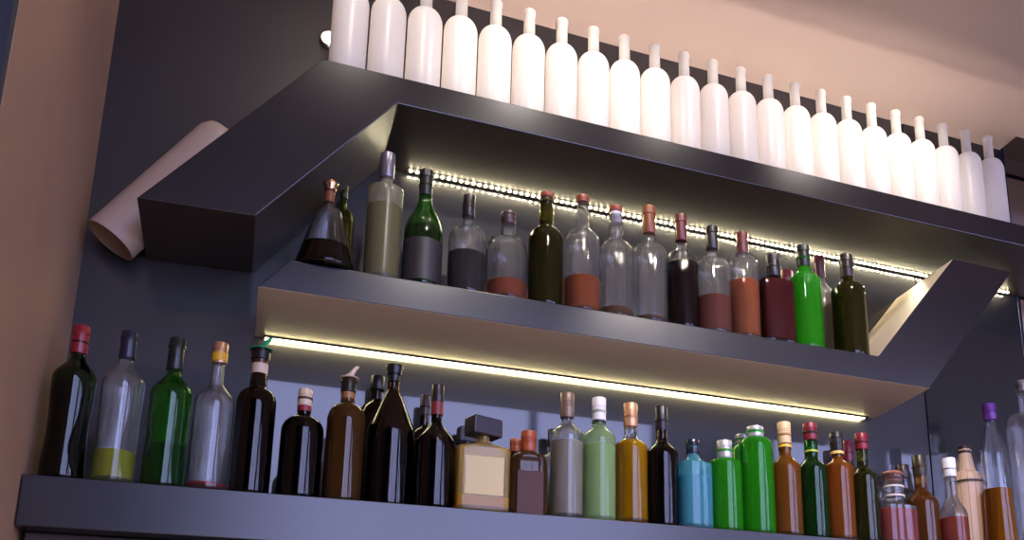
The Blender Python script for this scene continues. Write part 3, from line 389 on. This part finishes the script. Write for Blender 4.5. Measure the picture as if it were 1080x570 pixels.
# ---------------------------------------------------------------- white bottles along the top shelf
WHITE = None
def white_material():
    m, nt, out = newmat('white_coated_glass')
    d = nt.nodes.new('ShaderNodeBsdfPrincipled'); d.inputs['Base Color'].default_value = (*lin((246,240,232)), 1)
    d.inputs['Roughness'].default_value = 0.35
    t = nt.nodes.new('ShaderNodeBsdfTranslucent'); t.inputs[0].default_value = (*lin((250,244,236)), 1)
    x = nt.nodes.new('ShaderNodeMixShader'); x.inputs[0].default_value = 0.5
    nt.links.new(d.outputs[0], x.inputs[1]); nt.links.new(t.outputs[0], x.inputs[2]); nt.links.new(x.outputs[0], out.inputs[0])
    return m
WHITE = white_material()
NECKW = glassy('speckled_white_neck', (252,250,246), 0.15, 1.45, 0.78, (245,238,228))
UZ = 0.7302*FRONT
def white_bottle(x, label):
    r, hs, hn, H, rn = 0.0405, 0.198, 0.236, 0.318, 0.0148
    e = empty('white_bottle', (x, FRONT+0.012+r, Z(UZ)), label, 'bottle', 'white bottles along the top shelf')
    prof = [(0, 0.004), (r*0.6, 0.003), (r*0.88, 0), (r*0.97, 0.002), (r, 0.007)]
    prof += [(r, 0.007+(hs-0.007)*i/6) for i in range(1, 7)]
    prof += [(rn+(r-rn)*cos(i/12*pi/2), hs+(hn-hs)*sin(i/12*pi/2)) for i in range(1, 13)]
    prof += [(rn, hn+0.002), (0, hn+0.002)]
    lathe('body', prof, WHITE, e, seg=40)
    lathe('neck', [(0, hn+0.0022), (rn*0.99, hn+0.0022), (rn*0.96, hn+0.03), (rn*0.94, H-0.014), (rn*1.06, H-0.012), (rn*1.08, H-0.004), (rn*0.98, H), (rn*0.7, H), (rn*0.66, H-0.02), (0, H-0.02)], NECKW, e, seg=28)
    return e
def copy_tree(o, parent=None):
    c = o.copy(); C.objects.link(c)
    if parent is not None: c.parent = parent
    for ch in list(o.children): copy_tree(ch, c)
    return c
NTH = ['first','second','third','fourth','fifth','sixth','seventh','eighth','ninth','tenth','eleventh','twelfth']
proto = None
for i in range(23):
    x = 0.118 + 0.0852*i
    if i == 0: lab = 'white frosted bottle at the left end of the top shelf, cut by the frame'
    elif i == 22: lab = 'shaded white frosted bottle at the right end of the top shelf'
    elif i < 12: lab = 'white frosted bottle on the top shelf, %s from the left' % NTH[i]
    else: lab = 'white frosted bottle on the top shelf, %s from the right' % NTH[22-i]
    if proto is None: proto = white_bottle(x, lab)
    else:
        c = copy_tree(proto); c.location.x = x; c.rotation_euler.z = 0.7*i; c['label'] = lab

# ---------------------------------------------------------------- shelves
U = FRONT
def sc(*pts): return [(a*U, b*U) for a, b in pts]
up = prism('wall_shelf', sc((0.0304,0.7302),(1.20,0.7302),(1.20,0.6970),(0.1091,0.6970),(-0.0194,0.5334),(-0.1239,0.5303)), FRONT, WALL-0.001,
           [SHELF, UNDER_D], facemat=lambda i: 1 if i in (2,3,4) else 0)
tag(up, 'long dark top shelf whose left end folds down into a slanting arm', 'shelf')
md = prism('wall_shelf', sc((0.0158,0.4918),(0.7107,0.4918),(0.843,0.6522),(0.9437,0.6522),(0.787,0.4585),(-0.0112,0.4585)), FRONT, WALL-0.001,
           [SHELF, UNDER_B], facemat=lambda i: 1 if i in (1,4) else 0)
tag(md, 'dark middle shelf with beige underside whose right end folds up into an arm', 'shelf')
# lower back counter
ct = empty('bar_counter', (0.9, WALL, Z(0.2)), 'dark back counter with deep front edge carrying the lowest row of bottles', 'counter')
def cbox(name, lo, hi, m, bevel=0.002, parent=None):
    b = box(name, (lo[0], lo[1], lo[2]), (hi[0], hi[1], hi[2]), m, None, bevel)
    p = parent or ct
    b.parent = p
    pw = Vector(p.location) if p is ct else Vector(p.location) + Vector(ct.location)
    b.location = Vector(b.location) - pw if p is ct else Vector(b.location) - pw
    return b
cbox('worktop', (-0.381, FRONT, Z(0.2060*U)), (2.9, WALL-0.001, Z(0.2517*U)), SHELF)
cbox('cabinet', (-0.372, FRONT+0.05, Z(-1.2)+0.001), (2.9, WALL-0.001, Z(0.2060*U)-0.0005), UNDER_D)
dr = cbox('door', (-0.225, FRONT+0.034, Z(-0.9)), (0.55, FRONT+0.0495, Z(0.196*U)), BLACKP)
for k, (lo, hi) in enumerate([((-0.225,0.196*U-0.006),(0.55,0.196*U)), ((-0.225,-0.9),(-0.219,0.196*U-0.0065))]):
    cbox('frame', (lo[0], FRONT+0.028, Z(lo[1])), (hi[0], FRONT+0.0338, Z(hi[1])), CHROME, 0.001, None)

# ---------------------------------------------------------------- light strips
LEDM = emission('warm_led_chip', (255,242,200), 360.0)
DIFF = emission('warm_led_diffuser', (255,242,184), 34.0)
TAPE = principled('white_led_tape', (60,58,50), 0.5)
def bead_me():
    bm = bmesh.new(); bmesh.ops.create_uvsphere(bm, u_segments=10, v_segments=6, radius=0.0027)
    for v in bm.verts: v.co.z *= 0.7
    me = bpy.data.meshes.new('bead'); bm.to_mesh(me); bm.free(); smooth(me); me.materials.append(LEDM); return me
BM = bead_me()
LZ = 0.697*U
for x0, x1, lab in ((0.293, 1.245, 'left length of the bead-like warm LED strip under the top shelf'),
                    (1.247, 2.21, 'right length of the bead-like warm LED strip under the top shelf, passing behind the arm')):
    ls = empty('led_strip', (x0, WALL-0.015, Z(LZ)), lab, 'light strip', 'LED strips under the top shelf')
    box('tape', (0.0, -0.0055, -0.0018), (x1-x0, 0.0055, 0.0), TAPE, ls)
    box('profile', (0.0, 0.0052, -0.0052), (x1-x0, 0.0066, -0.0019), BLACKP, ls)
    nb = 60
    for i in range(nb):
        b = bpy.data.objects.new('bead', BM); C.objects.link(b); b.parent = ls
        b.location = (0.008 + (x1-x0-0.016)*i/(nb-1), 0, -0.0034)
ls2 = empty('led_strip', (0.8, WALL-0.011, Z(0.4585*U)), 'continuous glowing light bar under the middle shelf at the wall', 'light strip')
box('channel', (-0.805, -0.007, -0.004), (0.826, 0.007, 0.0), BLACKP, ls2)
box('diffuser', (-0.800, -0.0045, -0.0066), (0.815, 0.0045, -0.0042), DIFF, ls2)
ls3 = empty('led_strip', (1.1, WALL-0.045, Z(UZ)), 'warm light bar lying behind the white bottles on the top shelf', 'light strip')
box('channel', (-1.0, -0.012, 0.0), (0.95, 0.012, 0.008), CHROME, ls3)
UP = emission('warm_uplight_diffuser', (255,234,224), 50.0)
box('diffuser', (-0.99, -0.010, 0.0082), (0.94, 0.010, 0.012), UP, ls3)

# ---------------------------------------------------------------- beige tube and wall spot
L = 0.375
tb = lathe('tube', [(0.0, L), (0.030, L-0.003), (0.047, L-0.012), (0.0545, L-0.030), (0.055, L-0.05), (0.055, 0.0), (0.051, 0.0), (0.051, 0.08), (0.046, 0.082), (0.0, 0.084)], TUBE, seg=56, sharp=50)
tb.location = (-0.326, 2.318, Z(1.117)); tb.rotation_euler = (0, 0.585, 0)
br = box('bracket', (-0.012, 0.0, 0.0), (0.012, 0.02, 0.02), CHROME, tb); br.location = (0.0, 0.044, 0.2)
tag(tb, 'beige cylindrical tube tilted between the left wall and the slanting shelf arm', 'tube')
sp = empty('wall_spotlight', (0.083, WALL, Z(1.79)), 'small round glowing wall spotlight beside the leftmost white bottle', 'lamp')
a = lathe('bezel', [(0.0, 0.0), (0.022, 0.0), (0.022, 0.010), (0.019, 0.014), (0.017, 0.012), (0.0, 0.011)], CHROME, sp, seg=28, sharp=40); a.rotation_euler = (pi/2, 0, 0)
a = lathe('bulb', [(0.0165, 0.0122), (0.014, 0.020), (0.008, 0.026), (0.0, 0.028)], emission('spot_bulb', (255,236,215), 14.0), sp, seg=24); a.rotation_euler = (pi/2, 0, 0)

# ---------------------------------------------------------------- the room
def st(name, lo, hi, m, bevel=0.0):
    return tag(box(name, lo, hi, m, None, bevel), kind='structure')
CZ = Z(2.009)
NAVY = principled('dark_navy_paint', (34,36,48), 0.6)
st('wall_back', (-0.6, WALL, 0), (1.846, WALL+0.1, CZ+0.3), GLOSSW)
st('trim_1', (1.846, WALL+0.004, 0), (1.852, WALL+0.1, CZ+0.3), BLACKP)
st('wall_back_right', (1.852, WALL, 0), (2.252, WALL+0.1, CZ+0.3), principled('lacquered_glass_dark_reflection', (24,23,25), 0.40, 0.0, 0.2, 1.0))  # separate panel; a black reflection is put into its darker base colour
st('trim_2', (2.252, WALL-0.004, 0), (2.264, WALL+0.12, CZ+0.3), BLUEPOST, 0.002)
st('wall_left', (-0.62, 1.585, 0), (-0.383, WALL, CZ+0.3), PLASTER)
st('wall_front_left', (-4, 1.560, 0), (-0.3845, 1.5845, CZ+0.3), NAVY)
st('wall_far', (2.0, 4.4, 0), (7.0, 4.5, Z(4.3)), NAVY)
st('trim_3', (2.30, 2.50, Z(0.2)), (2.75, 2.56, Z(1.53)), PINK, 0.004)
st('trim_4', (2.5, 2.9, Z(2.08)), (3.8, 3.0, Z(2.33)), PINK, 0.004)
st('trim_5', (2.5, 3.3, Z(2.75)), (4.2, 3.4, Z(2.95)), PINK, 0.004)
st('floor', (-4, -5.6, -0.1), (10.5, 4.6, 0), FLOORM)
st('ceiling', (-4, -0.73, CZ-0.010), (10.5, 2.281, CZ+0.3), CEIL)
st('ceiling_edge', (-0.6, 2.281, CZ), (2.25, 2.5, CZ+0.3), CEIL)
st('ceiling_high', (-4, -5.6, Z(4.3)), (10.5, -0.73, Z(4.4)), ROOMW)
st('wall_bulkhead', (-4, -0.75, CZ+0.3), (10.5, -0.73, Z(4.3)), ROOMW)
st('wall_side_left', (-4.1, -5.6, 0), (-4, 4.6, Z(4.4)), ROOMW)
st('wall_side_right', (10.5, -5.6, 0), (10.6, 4.6, Z(4.4)), ROOMW)
SKYM = emission('overcast_daylight', (186,194,255), 8.5)
RY = -5.0
st('wall_rear', (-4, RY-0.6, 0), (10.5, RY-0.5, Z(4.4)), ROOMW)
for k, (xa, xb) in enumerate([(-0.10, 3.95), (5.36, 6.35), (6.9, 9.6)]):
    w = tag(bpy.data.objects.new('window_%d' % (k+1), None), kind='structure'); C.objects.link(w); w.location = ((xa+xb)/2, RY, Z(0))
    hw = (xb-xa)/2
    box('pane', (-hw, -0.03, -0.3), (hw, -0.02, 3.56), SKYM, w)
    n = max(1, round((xb-xa)/1.5))
    for j in range(n+1):
        xx = -hw + 2*hw*j/n
        box('frame', (xx-0.04, -0.018, -0.3), (xx+0.04, 0.03, 3.56), ROOMW, w)

# ---------------------------------------------------------------- spots, and unseen fill lights added to them
def area(name, loc, rot, size, power, col):
    l = bpy.data.lights.new(name, 'AREA'); l.shape = 'RECTANGLE'; l.size, l.size_y = size; l.energy = power; l.color = col
    o = bpy.data.objects.new(name, l); C.objects.link(o); o.location = loc; o.rotation_euler = rot; return o
def spot(name, loc, target, power, col, ang, blend=0.6, rad=0.03):
    l = bpy.data.lights.new(name, 'SPOT'); l.energy = power; l.color = col; l.spot_size = math.radians(ang); l.spot_blend = blend; l.shadow_soft_size = rad
    o = bpy.data.objects.new(name, l); C.objects.link(o); o.location = loc
    o.rotation_euler = (Vector(target)-Vector(loc)).to_track_quat('-Z', 'Y').to_euler(); return o
for x, p in ((0.16, 10), (0.62, 24), (1.08, 13), (1.56, 28)):
    spot('aimed_spot', (x, 1.72, CZ-0.03), (x, 2.2, Z(1.62)), p, (1.0,0.91,0.82), 80, 0.8)
spot('aimed_spot', (0.9, 0.9, CZ-0.03), (-0.38, 1.7, Z(0.8)), 14, (1.0,0.84,0.76), 56)  # unseen light added to brighten the left wall
spot('aimed_spot', (1.3, 0.7, CZ-0.03), (1.25, 2.15, Z(0.66)), 150, (1.0,0.92,0.86), 46, 0.9)  # unseen front light added to brighten the lowest row of bottles
spot('aimed_spot', (0.5, 0.7, CZ-0.03), (0.7, 2.15, Z(1.0)), 50, (1.0,0.92,0.86), 46, 0.9)  # second added front fill, aimed at the bottles further left
for x in (0.3, 1.8):
    spot('floor_bounce_fill', (x, 0.2, CZ-0.03), (x, 0.3, 0), 240, (1.0,0.90,0.82), 110)  # unseen, added so the floor bounces light up to the shelf undersides

w = bpy.data.worlds.new('room_air'); bpy.context.scene.world = w; w.use_nodes = True
w.node_tree.nodes['Background'].inputs[0].default_value = (0.5, 0.5, 0.6, 1)
w.node_tree.nodes['Background'].inputs[1].default_value = 0.05

# ---------------------------------------------------------------- camera
cam = bpy.data.cameras.new('camera'); co = bpy.data.objects.new('camera', cam); C.objects.link(co)
cam.sensor_fit = 'HORIZONTAL'; cam.sensor_width = 36; cam.lens = 1076.81/1080*36
cam.shift_x = (540-724.33)/1080; cam.shift_y = (517.52-285)/1080
r0 = Vector((0.91634058, -0.3999191, -0.01961258)); r1 = Vector((0.08589603, 0.24418474, -0.96591702)); r2 = Vector((0.39107776, 0.88342432, 0.25810785))
m = Matrix((r0, -r1, -r2)).transposed().to_4x4(); m.translation = (0, 0, CAM)
co.matrix_world = m
bpy.context.scene.camera = co
vs = bpy.context.scene.view_settings
bpy.context.scene.view_settings.view_transform = 'Standard'; vs.look = 'None'; vs.gamma = 1; vs.use_curve_mapping = False; vs.exposure = 0.0
cy = bpy.context.scene.cycles
cy.max_bounces = 24; cy.transmission_bounces = 20; cy.transparent_max_bounces = 16; cy.glossy_bounces = 8; cy.diffuse_bounces = 4
cy.caustics_reflective = False; cy.caustics_refractive = True
cy.use_denoising = True; cy.sample_clamp_indirect = 6.0; cy.blur_glossy = 0.5
